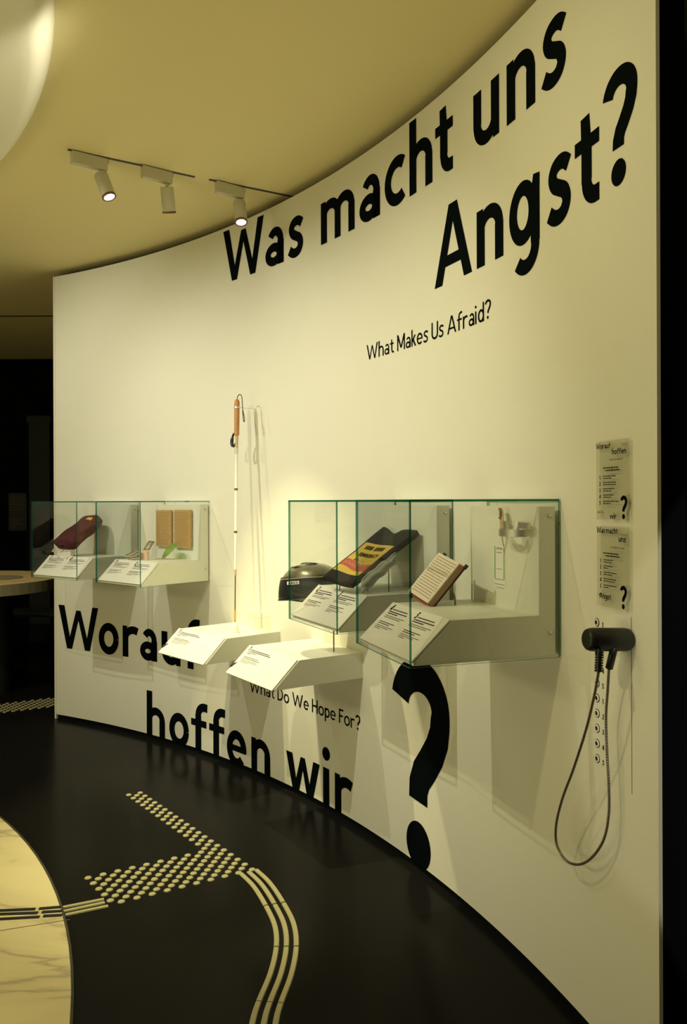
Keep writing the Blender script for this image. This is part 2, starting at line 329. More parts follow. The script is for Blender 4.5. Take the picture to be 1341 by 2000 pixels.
def glyph(c, T=.18):
    h = T/2; k = T*.92; D = (.18-T)
    if c == 'W': a = T*1.08; bm_ = T*.92; return quad(h*1.1, 1, a, .36, 0, bm_)+quad(.655, .9, T*.8, .36, 0, bm_)+quad(.655, .9, T*.8, .95, 0, bm_)+quad(1.31-h*1.1, 1, a, .95, 0, bm_)
    if c == 'w': a = T*1.08; bm_ = T*.9; return quad(h*1.1, .68, a, .30, 0, bm_)+quad(.515, .67, T*.72, .30, 0, bm_)+quad(.515, .67, T*.72, .73, 0, bm_)+quad(1.03-h*1.1, .68, a, .73, 0, bm_)
    if c == 'A': return quad(.44, 1, T, h*1.05, 0, T*1.05)+quad(.46, 1, T, .90-h*1.05, 0, T*1.05)+hbar(.17+D*.2, .73, .29, k*.85)
    if c == 'h': return rect(0, T, 0, 1.02)+band([(h, .30)]+arc((.59-T)/2+h, .41, (.59-T)/2, .685-.41-k/2, 180, 0)+[(.59-h, 0)], [k]*23+[T]*2)
    if c == 'n': return quad(.40*T, .68, .8*T, .40*T, .45, .8*T)+rect(0, T, 0, .5)+band([(h, .30)]+arc((.59-T)/2+h, .41, (.59-T)/2, .685-.41-k/2, 180, 0)+[(.59-h, 0)], [k]*23+[T]*2)
    if c == 'm':
        m_ = .495; r_ = (m_-h)/2; top = .685-.43-k/2
        return quad(.40*T, .68, .8*T, .40*T, .45, .8*T)+rect(0, T, 0, .5)+band([(h, .32)]+arc(h+r_, .43, r_, top, 180, 0)+[(m_, 0)], [k]*23+[T*.96]*2)+band([(m_, .34)]+arc(m_+r_, .43, r_, top, 180, 0)+[(.99-h, 0)], [k]*23+[T]*2)
    if c == 'r': return quad(.40*T, .68, .8*T, .40*T, .45, .8*T)+rect(0, T, 0, .5)+band([(h, .28)]+arc(h+.25, .40, .25, .685-.40-k/2, 180, 58, 12), k*1.02)
    if c == 'u': return band([(h, .68), (h, .27)]+arc((.58-T)/2+h, .27, (.58-T)/2, .28-k/2, 180, 360)+[(.58-h, .36)], [T]*2+[k]*24)+rect(.58-T, .58, .12, .68)+quad(.58-.4*T, .2, .8*T, .58-.38*T, 0, .76*T)
    if c == 'o': return band(arc(.33, .34, .33-h, .35-k/2, 0, 360, 40), T*.98)
    if c == 'e': return band(arc(.315, .34, .315-h, .35-k/2, -6, 180, 26)+arc(.315, .34, .315-h, .35-k/2, 186, 318, 20), T*.95)+hbar(h, .615, .345, k*.72)
    if c == 'c': return band(arc(.35, .34, .35-h, .35-k/2, 52, 308, 34), T*.96)
    if c == 'a': return band([(.545-h, 0), (.545-h, .40)]+arc(.30, .425, .245-h, .685-.425-k/2, 0, 148, 18), [T]*2+[k*.95]*19)+band(arc(.255, .20, .255-h, .21-k/2, 0, 360, 30), k*.95)+rect(.545-T, .545, 0, .42)
    if c == 's':
        ctl = [(.425, .545), (.345, .600), (.255, .614), (.155, .580), (.110, .500), (.150, .412), (.245, .358), (.345, .302), (.385, .205), (.335, .108), (.235, .070), (.135, .086), (.045, .145)]
        sx = (.48-T)/(.48-.18); ctl = [(.24+(x_-.24)*((.48-T)/.30), .34+(y_-.34)*(.70-T)/.52) for x_, y_ in ctl]
        sp = spline([(a_, b_, 0) for a_, b_ in ctl], 4); return band([(p.x, p.y) for p in sp], k*.98)
    if c == 't': return band([(.185+.0, .86), (.21, .52), (.21, .24)]+arc(.365, .235, .155, .245-k/2, 180, 262, 8)+[(.43, .075)], [T*.85, T, T]+[k]*9+[k])+hbar(0, .43, .60, k*.82)
    if c == 'f': return band([(.13+h, 0), (.13+h, .76)]+arc(.13+h+.19, .76, .19, 1.025-.76-k/2, 178, 82, 10)+[(.50, 1.02-k/2)], [T]*2+[k]*12)+hbar(0, .47, .60, k*.82)
    if c == 'i': return rect(0, T, 0, .68)+disc2(h, .915, .62*T)
    if c == 'g': return band(arc(.29, .345, .29-h*.95, .35-k/2, 0, 360, 36), k)+band([(.645-.4*T, .68), (.635-h, .5), (.635-h, -.02)]+arc(.335, -.04, .30-h, .30-k/2, 0, -138, 18), [T*.72, T, T]+[k]*19)
    if c == '?':
        pts = arc(.285, .80, .285-h-.002, .245-k/2, 172, 0, 20)+[(.562-h, .76), (.552-h, .70), (.51-h, .62), (.44-h, .535), (.385-h, .475), (.355-h, .41), (.352-h, .335)]
        return band(pts, [T*.95]*21+[T]*7)+disc2(.265, .117, .117 if T > .15 else T*.66)
    # extra letters for the small lines
    if c == 'M': return rect(0, T, 0, 1)+rect(.86-T, .86, 0, 1)+quad(h, 1, T*1.2, .43, .15, T)+quad(.86-h, 1, T*1.2, .43, .15, T)
    if c == 'k': return rect(0, T, 0, 1.02)+quad(.46-h, .68, T*1.3, h+.02, .28, T*1.3)+quad(.19, .42, T*1.2, .50-h, 0, T*1.3)
    if c == 'U': return band([(h, 1), (h, .33)]+arc(.34, .33, .34-h, .34-h, 180, 360)+[(.68-h, 1)], T)
    if c == 'd': return rect(.58-T, .58, 0, 1.02)+band(arc(.29, .34, .29-h, .35-h, 0, 360, 30), T)
    if c == 'p': return rect(0, T, -.3, .68)+band(arc(.29, .34, .29-h, .35-h, 0, 360, 30), T)
    if c == 'D': return rect(0, T, 0, 1)+band([(h, 1-h), (.25, 1-h)]+arc(.25, .5, .45-h, .5-h, 90, -90)+[(h, h)], T)
    if c == 'H': return rect(0, T, 0, 1)+rect(.70-T, .70, 0, 1)+hbar(h, .66, .52, T)
    if c == 'F': return rect(0, T, 0, 1)+hbar(h, .52, 1-h, T)+hbar(h, .46, .52, T)
    if c == 'E': return rect(0, T, 0, 1)+hbar(h, .5, 1-h, T)+hbar(h, .46, .52, T)+hbar(h, .52, h, T)
    if c == 'O': return band(arc(.38, .5, .38-h, .5-h, 0, 360, 36), T)
    if c == 'C': return band(arc(.38, .5, .38-h, .5-h, 48, 312, 30), T)
    if c == 'R': return rect(0, T, 0, 1)+band([(h, 1-h), (.28, 1-h)]+arc(.28, .74, .26-h, .26-h, 90, -90, 12)+[(h, .48+h)], T)+quad(.30, .5, T*1.2, .54-h, 0, T*1.2)
    if c == 'Y': return quad(h, 1, T*1.2, .33, .42, T)+quad(.66-h, 1, T*1.2, .33, .42, T)+rect(.33-h, .33+h, 0, .45)
    if c == 'B': return rect(0, T, 0, 1)+band([(h, 1-h), (.26, 1-h)]+arc(.26, .75, .25-h, .25-h, 90, -90, 12)+[(h, .5+h)], T)+band([(h, .5), (.28, .5)]+arc(.28, .27, .28-h, .27-h, 90, -90, 12)+[(h, h)], T)
    if c == 'S': return band(arc(.29, .73, .27-h, .27-h, 35, 262, 16)[:-1]+arc(.28, .27, .28-h, .27-h, 84, -145, 16), T)
    if c == '1': return rect(.22, .22+T, 0, 1)+quad(.24, 1, T, .06, .8, T)
    if c == '2': return band(arc(.28, .72, .26-h, .28-h, 165, -25, 16)+[(h, h)], T)+hbar(h, .54, h, T)
    if c == '3': return band(arc(.26, .75, .24-h, .25-h, 150, -88, 14)+arc(.26, .27, .27-h, .27-h, 90, -150, 16), T)
    if c == '4': return rect(.36, .36+T, 0, 1)+quad(.40, 1, T, .08, .3, T)+hbar(0, .60, .27, T)
    if c == '5': return hbar(.1, .5, 1-h, T)+rect(.08, .08+T, .5, 1)+band(arc(.25, .32, .28-h, .32-h, 112, -150, 18), T)
    return []
WID = dict(W=1.31, w=1.03, A=.90, h=.59, n=.59, m=.99, r=.47, u=.58, o=.66, e=.63, c=.56, a=.545, s=.48, t=.43, f=.50, i=.18, g=.635, M=.86, k=.5, U=.68, d=.58, p=.58, D=.7, H=.7, F=.52, E=.52, O=.76, C=.66, R=.55, Y=.66, B=.56, S=.56)
WID['?'] = .565
for d_ in '12345': WID[d_] = .56
def clipz(poly, zmin):
    out = []
    for i, p in enumerate(poly):
        q = poly[(i+1) % len(poly)]
        if p[1] >= zmin: out.append(p)
        if (p[1]-zmin)*(q[1]-zmin) < 0: t = (zmin-p[1])/(q[1]-p[1]); out.append((p[0]+(q[0]-p[0])*t, zmin))
    return out
def map_polys(name, polys, fn, m, parent=None, flipcheck=None):
    vs = []; fs = []
    for p in polys:
        k = len(vs); area_ = sum(p[i][0]*p[(i+1) % len(p)][1]-p[(i+1) % len(p)][0]*p[i][1] for i in range(len(p)))
        pp = p if area_ > 0 else p[::-1]
        vs += [fn(*q) for q in pp]; fs.append(list(range(k, k+len(pp))))
    o = obj(name, vs, fs, m, parent)
    if name in ('text_marks', 'handwriting', 'writing', 'lettering', 'scribble', 'green_line', 'figure'): o['kind'] = 'stuff'
    return o
def wall_phrase(label, letters, base, cap, T=.18, zmin=None):
    """letters: (char, u_left, u_right) measured along the wall"""
    u0 = letters[0][1]; org = wp(u0, base, .0016)
    e = empty('wall_lettering', Matrix.Translation(org), label, 'lettering')
    for j, (c, ul, ur) in enumerate(letters):
        g = glyph(c, T); sx = (ur-ul)/WID[c]; off = .0014+(j % 2)*.0002
        polys = [[(ul+x*sx, base+y*cap) for x, y in p] for p in g]
        if zmin is not None: polys = [q for q in (clipz(p, zmin) for p in polys) if len(q) > 2]
        map_polys('letter', polys, lambda u, z: wp(u, z, off)-org, M_black, e)
    return e
def auto(text, u, cap, T, space=.3, track=.09):
    out = []
    for c in text:
        if c == ' ': u += space*cap; continue
        out.append((c, u, u+WID[c]*cap)); u += (WID[c]+track)*cap
    return out, u
def fit_auto(text, ul, ur, cap, T, **k):
    out, end = auto(text, 0, cap, T, **k); w = out[-1][2]; s = (ur-ul)/w
    return [(c, ul+a*s, ul+b_*s) for c, a, b_ in out]
wall_phrase('big black words "Was macht uns" along the top of the curved white wall',
  [('W', 1.649, 2.035), ('a', 2.045, 2.219), ('s', 2.258, 2.401), ('m', 2.557, 2.850), ('a', 2.887, 3.062), ('c', 3.100, 3.265), ('h', 3.298, 3.473), ('t', 3.495, 3.623), ('u', 3.767, 3.938), ('n', 3.987, 4.161), ('s', 4.198, 4.340)], 2.745, .295)
wall_phrase('big black word "Angst?" on the upper right of the white wall',
  [('A', 3.487, 3.754), ('n', 3.787, 3.962), ('g', 3.999, 4.184), ('s', 4.227, 4.363), ('t', 4.381, 4.506), ('?', 4.522, 4.687)], 2.322, .295)
wall_phrase('big black word "Worauf" low on the left end of the white wall',
  [('W', .024, .412), ('o', .416, .613), ('r', .651, .797), ('a', .819, .989), ('u', 1.033, 1.218), ('f', 1.246, 1.407)], .495, .295)
wall_phrase('big black words "hoffen wir" cut off by the bottom edge of the white wall',
  [('h', .885, 1.064), ('o', 1.106, 1.298), ('f', 1.320, 1.478), ('f', 1.495, 1.649), ('e', 1.664, 1.853), ('n', 1.899, 2.076), ('w', 2.223, 2.528), ('i', 2.558, 2.612), ('r', 2.661, 2.806)], .008, .292, zmin=WB+.0005)
wall_phrase('huge black question mark at the bottom of the wall below the rightmost glass case', [('?', 3.138, 3.585)], .010, .815, T=.176, zmin=WB+.0005)
wall_phrase('small black line "What Makes Us Afraid?" in the middle of the white wall', fit_auto('What Makes Us Afraid?', 2.947, 3.880, .067, .125), 2.128, .067, T=.125)
wall_phrase('small black line "What Do We Hope For?" under the nearer open display box', fit_auto('What Do We Hope For?', 1.885, 2.882, .067, .13), .452, .067, T=.13)

# ------------------------------------------------------------------ display cases and open display boxes
def frame(phi, dist, z):
    a = rad(phi); n_ = Vector((cos(a), sin(a), 0)); t_ = Vector((sin(a), -cos(a), 0)); o = Vector((CX, CY, 0))+n_*dist+Vector((0, 0, z))
    return Matrix(((t_.x, n_.x, 0, o.x), (t_.y, n_.y, 0, o.y), (0, 0, 1, o.z), (0, 0, 0, 1)))
FR = dict(R1=(18.8, 4.962), R2=(25.97, 4.965), N=(33.45, 5.0), F=(41.15, 5.0), L2=(48.1, 4.972), L1=(55.35, 4.972))
def text_block(x0, x1, top, lines, lh, seed, fill=.5):
    """flat print too small to read: rows of word-long dashes"""
    rnd = random.Random(seed); P = []; y = top
    for ln in lines:
        x = x0; end = x0+(x1-x0)*ln
        while x < end-.002:
            w_ = min(rnd.uniform(.004, .013), end-x); P += rect(x, x+w_, y-lh*fill, y); x += w_+.0016
        y -= lh
    return P
def num(c, x, y, s, T=.2, sl=.25):
    return [[(x+(px+sl*py)*s, y+py*s) for px, py in p] for p in glyph(c, T)]
def make_case(key, nums, label, hw=.22, seed=1):
    E = empty('display_case', frame(*FR[key], 1.033), label, 'display case', 'glass display cases on the white wall')
    bw = hw-.006; Z = lambda z: z-1.033
    b = MB(); b.prism([(.016, Z(1.037)), (.016, Z(1.047)), (.135, Z(1.160)), (.418, Z(1.160)), (.418, Z(1.481)), (.474, Z(1.481)), (.474, Z(1.037))], -bw, bw)
    b.build('body', M_body, E, bevel=.0015)
    MB().box((-bw+.03, .474, Z(1.06)), (bw-.03, .489, Z(1.46))).build('mounting_block', M_body, E)
    p0 = Vector((0, .012, Z(1.047))); d = Vector((0, .119, .113)); L = d.length; d.normalize(); nn = Vector((0, -d.z, d.y))
    fn = lambda x, y, o=.004: p0+Vector((x, 0, 0))+d*y+nn*o
    b = MB(); vs = [fn(x, y, o) for o in (0, .004) for x, y in ((-bw, 0), (bw, 0), (bw, L), (-bw, L))]
    b.add(vs, [(3, 2, 1, 0), (4, 5, 6, 7), (0, 1, 5, 4), (1, 2, 6, 5), (2, 3, 7, 6), (3, 0, 4, 7)])
    pl_ = b.build('label_plate', M_plate, E)
    P = []; P2 = []
    for q, c in enumerate(nums):
        x0 = -bw+.03+q*.20; P += num(c, x0-.006, L-.033, .026, .24)
        P += text_block(x0+.018, x0+.165, L-.024, [.8], .007, seed+q)+text_block(x0+.004, x0+.165, L-.034, [.9, .5], .0075, seed+q+9)
        P2 += text_block(x0+.002, x0+.16, L-.052, [.95, .8], .0065, seed+q+20, .4)
        P += text_block(x0, x0+.15, L-.078, [.8, .6], .007, seed+q+30, .4); P2 += text_block(x0, x0+.15, L-.094, [.9, .7, .3], .006, seed+q+40, .38)
    o1 = map_polys('text_marks', P, lambda x, y: fn(x, y, .0045), M_ink, pl_); o2 = map_polys('text_marks', P2, lambda x, y: fn(x, y, .0045), M_ink2, pl_)
    g = .0065; zt = Z(1.503); D_ = .485
    def pane(a, b_, thin):
        m_ = MB().box(a, b_); o = m_.build('glass_pane', [M_glass, M_edge], E)
        for p in o.data.polygons: p.material_index = 0 if abs(p.normal[thin]) > .5 else 1
        return o
    gp = pane((-hw, 0, 0), (hw, g, zt-g), 1); pane((-hw, g, 0), (-hw+g, D_, zt-g), 0); pane((hw-g, g, 0), (hw, D_, zt-g), 0); pane((-hw, 0, zt-g), (hw, D_, zt), 2)
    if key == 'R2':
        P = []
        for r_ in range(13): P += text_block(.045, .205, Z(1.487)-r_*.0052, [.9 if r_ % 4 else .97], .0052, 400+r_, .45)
        map_polys('text_marks', P, lambda x, y: Vector((x, -.0006, y)), M_plate, gp)  # white dashes paint a text reflection onto the front glass
    for sx in (-1, 1):
        for z in (1.453, 1.108):
            b = MB(); b.lathe([(.0001, .0), (.0055, 0), (.0060, .003), (.0060, .010), (.0001, .010)], 14, Matrix.Translation((sx*(hw+.004), .455, Z(z))) @ Matrix.Rotation(-sx*pi/2, 4, 'Y'))
            b.build('screw', M_steel, E, smooth=True)
    # small hook at the top of the back glass
    MB().tube([(0.0, .40, zt-g), (0.0, .40, zt-g-.012)], .0012, 6).build('hook', M_steel, E)
    return E
make_case('R1', '45', 'glass case nearest the right end of the wall, holding an open notebook', seed=3)
make_case('R2', '23', 'glass case second from the right, holding a black cloth with yellow print', seed=13)
make_case('L2', '12', 'glass case left of the white cane, holding two brown tablets', seed=23)
make_case('L1', '34', 'glass case at the far left end of the wall, holding a dark red textile', seed=33)
def make_box(key, label, seed):
    E = empty('display_box', frame(*FR[key], .70), label, 'display box', 'open white display boxes on the wall')
    bw = .2225
    MB().prism([(0, 0), (0, .004), (.121, .116), (.4555, .116), (.4555, 0)], -bw, bw).build('body', M_body, E, bevel=.0015)
    p0 = Vector((0, -.002, .002)); d = Vector((0, .121, .112)); L = d.length-.002; d.normalize(); nn = Vector((0, -d.z, d.y))
    fn = lambda x, y, o: p0+Vector((x, 0, 0))+d*y+nn*o
    b = MB(); vs = [fn(x, y, o) for o in (.001, .008) for x, y in ((-bw-.006, -.008), (bw-.004, -.008), (bw-.004, L), (-bw-.006, L))]
    b.add(vs, [(3, 2, 1, 0), (4, 5, 6, 7), (0, 1, 5, 4), (1, 2, 6, 5), (2, 3, 7, 6), (3, 0, 4, 7)])
    pl_ = b.build('label_plate', M_plate, E, bevel=.0008)
    P = num('1', -bw+.016, L-.031, .026, .24); P += text_block(-bw+.042, -bw+.24, L-.020, [.9, 1.0], .008, seed)
    P += text_block(-bw+.03, -bw+.13, L-.037, [.9, .35], .007, seed+1, .4)
    P2 = text_block(-bw+.03, -bw+.20, L-.062, [.8, .95], .008, seed+2, .45)+text_block(-bw+.03, -bw+.19, L-.080, [.9, 1, .5], .0065, seed+3, .35)
    map_polys('text_marks', P, lambda x, y: fn(x, y, .0084), M_ink, pl_); map_polys('text_marks', P2, lambda x, y: fn(x, y, .0084), M_ink2, pl_)
    # dark wedge marker on the left edge of the plate
    vs = [fn(-bw-.0065, .028, .0086), fn(-bw-.0065, .040, .0086), fn(-bw+.018, .062, .0086), fn(-bw-.0065, .050, .014), fn(-bw-.0065, .022, .0086)]
    b = MB(); b.add([fn(-bw-.008, .020, .008), fn(-bw+.004, .030, .008), fn(-bw+.020, .060, .008), fn(-bw+.004, .056, .008), fn(-bw-.008, .036, .014)], [(0, 1, 4), (1, 2, 4), (2, 3, 4), (3, 0, 4), (0, 3, 2, 1)])
    b.build('marker', M_rubber, E)
    return E
EN = make_box('N', 'open white display box in front of the low English line, under the bike helmet', 51)
EF = make_box('F', 'open white display box under the white cane', 61)
# clear acrylic guard at the back corner of the far box
GE = empty('acrylic_guard', frame(*FR['F'], .8163), 'thin clear acrylic guard standing behind the foot of the white cane', 'acrylic sheet')
g_ = MB(); g_.box((.00, .40, 0), (.215, .403, .085)); g_.build('acrylic_panel', M_acryl, GE)
g_ = MB(); g_.box((.212, .30, 0), (.215, .3995, .085)); g_.build('acrylic_panel', M_acryl, GE)

def exh(name, key, z, label, cat, extra=Matrix()):
    return empty(name, frame(*FR[key], z) @ extra, label, cat)
# --- open notebook on a bent rod (R1)
F1 = frame(*FR['R1'], 0)
NB = Matrix.Translation((-.13, .237, 1.249)) @ Matrix.Rotation(.084, 4, 'Z') @ Matrix.Rotation(.211, 4, 'Y') @ Matrix.Rotation(.898, 4, 'X')
F1n = F1 @ NB
E = empty('notebook', F1n, 'open handwritten notebook with red and black cover, tilted on a thin bent rod', 'notebook')
w2, h2 = .066, .082
MB().box((-w2, -h2, -.004), (w2, h2, 0)).build('page', M_paper, E)
MB().box((-w2+.004, -h2+.002, -.023), (w2+.001, h2-.002, -.004)).build('page_block', M_page, E)
b = MB().box((-w2-.003, -h2-.004, -.0255), (w2+.002, h2+.004, -.0232)); c_ = b.build('cover', M_red, E); c_['label'] = 'red inner cover'
b = MB(); b.box((-w2-.005, -h2-.005, -.029), (w2+.005, h2+.005, -.0256))
for sx in (-1, 1):
    for sy in (-1, 1): b.box((sx*(w2+.004)-.006, sy*(h2+.005)-.008, -.0292), (sx*(w2+.004)+.006, sy*(h2+.005)+.008, -.0225))
b.build('cover_corners', M_rubber, E)
rnd = random.Random(5); P = []
for r_ in range(15):
    y = h2-.012-r_*.0098; x = -w2+.010
    while x < w2-.012:
        w_ = rnd.uniform(.003, .011); P += [[(x, y), (x+w_*.5, y+.0022), (x+w_, y+.0004), (x+w_, y-.0018), (x+w_*.5, y+.0004), (x, y-.0018)]]; x += w_+.0022
map_polys('handwriting', P, lambda x, y: Vector((x, y, .0005)), mat('ink_violet', (.20, .10, .12), .6), E)
q = NB @ Vector((.03, -.012, -.030)); Mi = NB.inverted()
rodp = spline([q, q+Vector((.012, .020, -.001)), (q.x+.02, q.y+.036, q.z-.022), (q.x+.022, q.y+.040, q.z-.06), (q.x+.022, q.y+.040, 1.1605)], 6)
MB().tube([Mi @ p for p in rodp], .0028, 8).build('bent_rod', M_rod, E, smooth=True)
# --- items on the back panel (R1)
E = exh('paper_band', 'R1', 1.44, 'looped tan paper band hanging at the top of the rightmost case', 'band')
pts = [(.020, .40, .030), (.032, .395, .036), (.042, .392, .026), (.044, .392, .006), (.036, .396, -.02), (.030, .402, -.06), (.024, .410, -.085)]
ws = [.004, .010, .013, .012, .008, .004, .002]
b = MB(); vs = []
for (x, y, z), w_ in zip(pts, ws): vs += [(x-w_, y-.002, z), (x+w_, y-.002, z), (x+w_, y, z), (x-w_, y, z)]
fs = [(4*i+a, 4*i+(a+1) % 4, 4*i+4+(a+1) % 4, 4*i+4+a) for i in range(6) for a in range(4)]+[(3, 2, 1, 0), (24, 25, 26, 27)]
b.add(vs, fs).build('band', M_tag, E, bevel=.0006)
MB().tube([(.033, .389, .033), (.040, .386, .034), (.045, .386, .024), (.043, .387, .008), (.036, .388, .004)], .0035, 8).build('knot', M_page, E, smooth=True)
MB().tube([(.026, .410, -.08), (.018, .413, -.10), (.0165, .4165, -.115)], .0012, 6).build('string', M_tag, E)
E = exh('metal_cuff', 'R1', 1.40, 'shiny metal cuff with a pale strap fixed high on the back of the rightmost case', 'cuff')
b = MB(); vs = []; fs = []; n = 26
for i in range(n+1):
    a = rad(175+190*i/n); cxn, cyn = .115+.062*cos(a), .402+.05*sin(a)
    cxi, cyi = .115+.059*cos(a), .402+.047*sin(a)
    vs += [(cxn, cyn, -.010), (cxn, cyn, .012), (cxi, cyi, .012), (cxi, cyi, -.010)]
fs = [(4*i+a, 4*i+(a+1) % 4, 4*i+4+(a+1) % 4, 4*i+4+a) for i in range(n) for a in range(4)]+[(3, 2, 1, 0), (4*n, 4*n+1, 4*n+2, 4*n+3)]
b.add(vs, fs).build('cuff_band', M_steel, E)
MB().box((.052, .392, .0), (.066, .402, .036)).build('left_bracket', M_steel, E, bevel=.002)
MB().box((.150, .385, .014), (.200, .400, .034)).build('clasp', M_steel, E, bevel=.003)
MB().prism([(.375, -.012), (.386, -.012), (.396, .036), (.388, .036)], .132, .150).build('strap', M_white, E, bevel=.002)
MB().tube([(.056, .395, .034), (.165, .395, .036)], .0008, 6).build('wire', M_steel, E)
MB().tube([(.175, .400, .022), (.175, .4185, .022)], .003, 8).build('wall_pin', M_steel, E)
E = exh('paper_strip', 'R1', 1.22, 'narrow white paper strip with green printed side lines on the back panel', 'paper')
MB().box((-.052, .4165, -.002), (.022, .4178, .135)).build('strip', M_paper, E)
E.children[0].data.materials[0] = M_plate
map_polys('green_line', rect(-.046, -.041, .028, .132)+rect(.012, .017, .028, .132), lambda x, y: Vector((x, .4160, y)), M_lime, E)
map_polys('text_marks', rect(-.045, .016, .025, .0265)+rect(-.045, .016, .009, .0105)+text_block(-.034, .006, .128, [1, 1], .004, 3)+text_block(-.034, .006, .113, [.9], .004, 4)+text_block(-.034, .006, .06, [.9], .003, 4)+text_block(-.03, .016, .001, [.9], .003, 4), lambda x, y: Vector((x, .4160, y)), M_ink2, E)
# --- black cloth with yellow print (R2)
E = exh('printed_cloth', 'R2', 1.16, 'black cloth with a yellow and red printed panel, sloping on rods in a glass case', 'cloth')
TL, TR, BR, BL = Vector((-.154, .395, .231)), Vector((.118, .392, .226)), Vector((.151, .09, .040)), Vector((-.045, .07, .051))
def PC(u, v):
    p = (BL*(1-u)+BR*u)*(1-v)+(TL*(1-u)+TR*u)*v
    p = p+Vector((0, 0, .0022*sin(u*7+v*2)+.0015*sin(v*9+u*3)))
    if v > .8: p = p-Vector((0, 0, (v-.8)*.09*math.exp(-((u-.33)/.16)**2)))
    return p
grid_sheet('cloth', PC, 26, 30, M_cloth, E, thick=.022)
def PCo(u, v, o):
    p = PC(u, v); a = PC(u+.01, v)-PC(u-.01, v); b_ = PC(u, v+.01)-PC(u, v-.01); return p+a.cross(b_).normalized()*o
def patch(name, u0, u1, v0, v1, o, m, par, nu=12, nv=12, wav=0):
    return grid_sheet(name, lambda s, t: PCo(u0+(u1-u0)*s, v0+(v1-v0)*t+wav*sin(s*5+1)*(1 if 1 else 0), o), nu, nv, m, par)
yp = patch('yellow_panel', .06, .95, .13, .67, .0012, M_yellow, E)
red = patch('red_stripe', .06, .95, .215, .335, .0020, M_red, yp, wav=.02)
wh = []
for i in range(9):
    x = .14+.085*i; wh += band([(x, .19+.012*sin(i)), (x+.03, .235+.015*sin(i*2)), (x+.055, .20+.01*cos(i))], .007)
map_polys('scribble', wh, lambda x, y: PCo(x, y+.07, .0034), M_plate, yp)
tx = []
for c, a, b_ in fit_auto('DEMOCRACY', .26, .84, .062, .2, track=.12): tx += [[(a+x*(b_-a)/WID[c], .435+y*.062) for x, y in p] for p in glyph(c, .2)]
for x0, x1 in ((.22, .47), (.53, .82)):
    for k in range(4): tx += rect(x0+(x1-x0)*k/4, x0+(x1-x0)*(k+.7)/4, .555, .62)
tx += rect(.30, .33, .35, .385)+rect(.34, .40, .36, .366)+rect(.36, .39, .345, .385)+rect(.42, .47, .36, .368)
map_polys('text_marks', tx, lambda x, y: PCo(x, y, .0024), M_ink, yp)
for x, y, zt in ((.0, .12, .045), (.075, .20, .085), (.13, .26, .11)):
    MB().tube([(x, y, .0005), (x, y, zt)], .0022, 8).build('rod', M_rod, E)
E = exh('plastic_bag', 'R2', 1.16, 'small clear bluish plastic bag clipped to the side of the printed black cloth', 'bag')
def PB(u, v):
    k = sin(pi*u)**.5*sin(pi*min(1, v*1.02+.0))**.5 if 0 < u < 1 and 0 < v < 1 else 0
    return Vector((.160-.012*v+.014*k+.003*sin(u*13), .13+.15*v, .030+.100*v+.055*(u-.5)*(1-.3*v)+.003*sin(v*17+u*5)))
grid_sheet('bag', PB, 14, 18, M_bag, E, thick=.004)
# --- bike helmet on a rod over the near box
HM = frame(*FR['N'], 0) @ Matrix.Translation((.135, .235, 1.120)) @ Matrix.Rotation(-.10, 4, 'Z') @ Matrix.Rotation(-.12, 4, 'Y') @ Matrix.Diagonal((1.12, 1.12, 1.0, 1))
E = empty('bike_helmet', HM, 'black and olive bicycle helmet held on a rod above the nearer open display box', 'helmet')
def ell(u, v, a, b_, c_, z0=0):
    t = 2*pi*u; p = pi/2*v; return Vector((a*cos(t)*cos(p), b_*sin(t)*cos(p), z0+c_*sin(p)*(1+.04*cos(6*t)*cos(p)**2)))
grid_sheet('shell', lambda u, v: ell(u, .02+v*.98, .150, .115, .092, .012), 48, 14, M_olive, E)
prof = []
def low(u, v):
    t = 2*pi*u; k = 1.035-.07*(v-.4)**2*2; fl_ = (.020*max(0, cos(t+2.3))**8)*(1-v)
    z = .046-.098*(1-v)-(.026*max(0, cos(t-2.4))**2)*(1-v)
    return Vector(((.150*k+fl_)*cos(t), (.115*k+fl_*.5)*sin(t), z))
grid_sheet('lower_shell', low, 48, 8, M_rubber, E, thick=.010)
for k, (x, y, rz, L_) in enumerate([(-.05, -.055, .2, .05), (.02, -.065, 0, .055), (-.03, 0, 0, .06), (.055, -.02, 0, .05)]):
    z = .012+.092*math.sqrt(max(0, 1-(x/.150)**2-(y/.115)**2))
    b = MB(); b.lathe([(.0001, .006), (.5, .005), (.85, .003), (1, -.003)], 16); nrm = Vector((x/.150**2, y/.115**2, (z-.012)/.092**2)).normalized()
    b.build('vent', M_rubber, E, smooth=True, M=Matrix.Translation((x, y, z)) @ nrm.to_track_quat('Z', 'X').to_matrix().to_4x4() @ Matrix.Rotation(rz, 4, 'Z') @ Matrix.Diagonal((.009, L_/2, 1, 1)))
# brand badge on the lower shell, facing the viewer
def bad(x, y, o):
    t = -1.10+x/.125; p = Vector((.1555*cos(t), .1195*sin(t), .018+y)); return p+Vector((cos(t), sin(t), 0))*o
bp = []
for i in range(10): bp += rect(-.026+.0052*i, -.026+.0052*(i+1), -.007, .007)
bd = map_polys('badge', bp, lambda x, y: bad(x, y, .008), M_jack, E)
tx = []
for c, a, b_ in fit_auto('ABUS', -.021, .021, .008, .24, track=.14): tx += [[(a+x*(b_-a)/WID[c], -.004+y*.008) for x, y in p] for p in glyph(c, .24)]
map_polys('lettering', tx, lambda x, y: bad(x, y, .0086), M_ink, bd)
MB().tube([low(.68+.02*i, .9)*1.003 for i in range(18)], .0015, 6).build('reflective_line', M_tag, E)
MB().tube([low(.66+.018*i, -.02) for i in range(16)]+[Vector((.10, -.10, -.06))], .0035, 6).build('strap', M_rubber, E)
Hi = HM.inverted() @ frame(*FR['N'], 0)
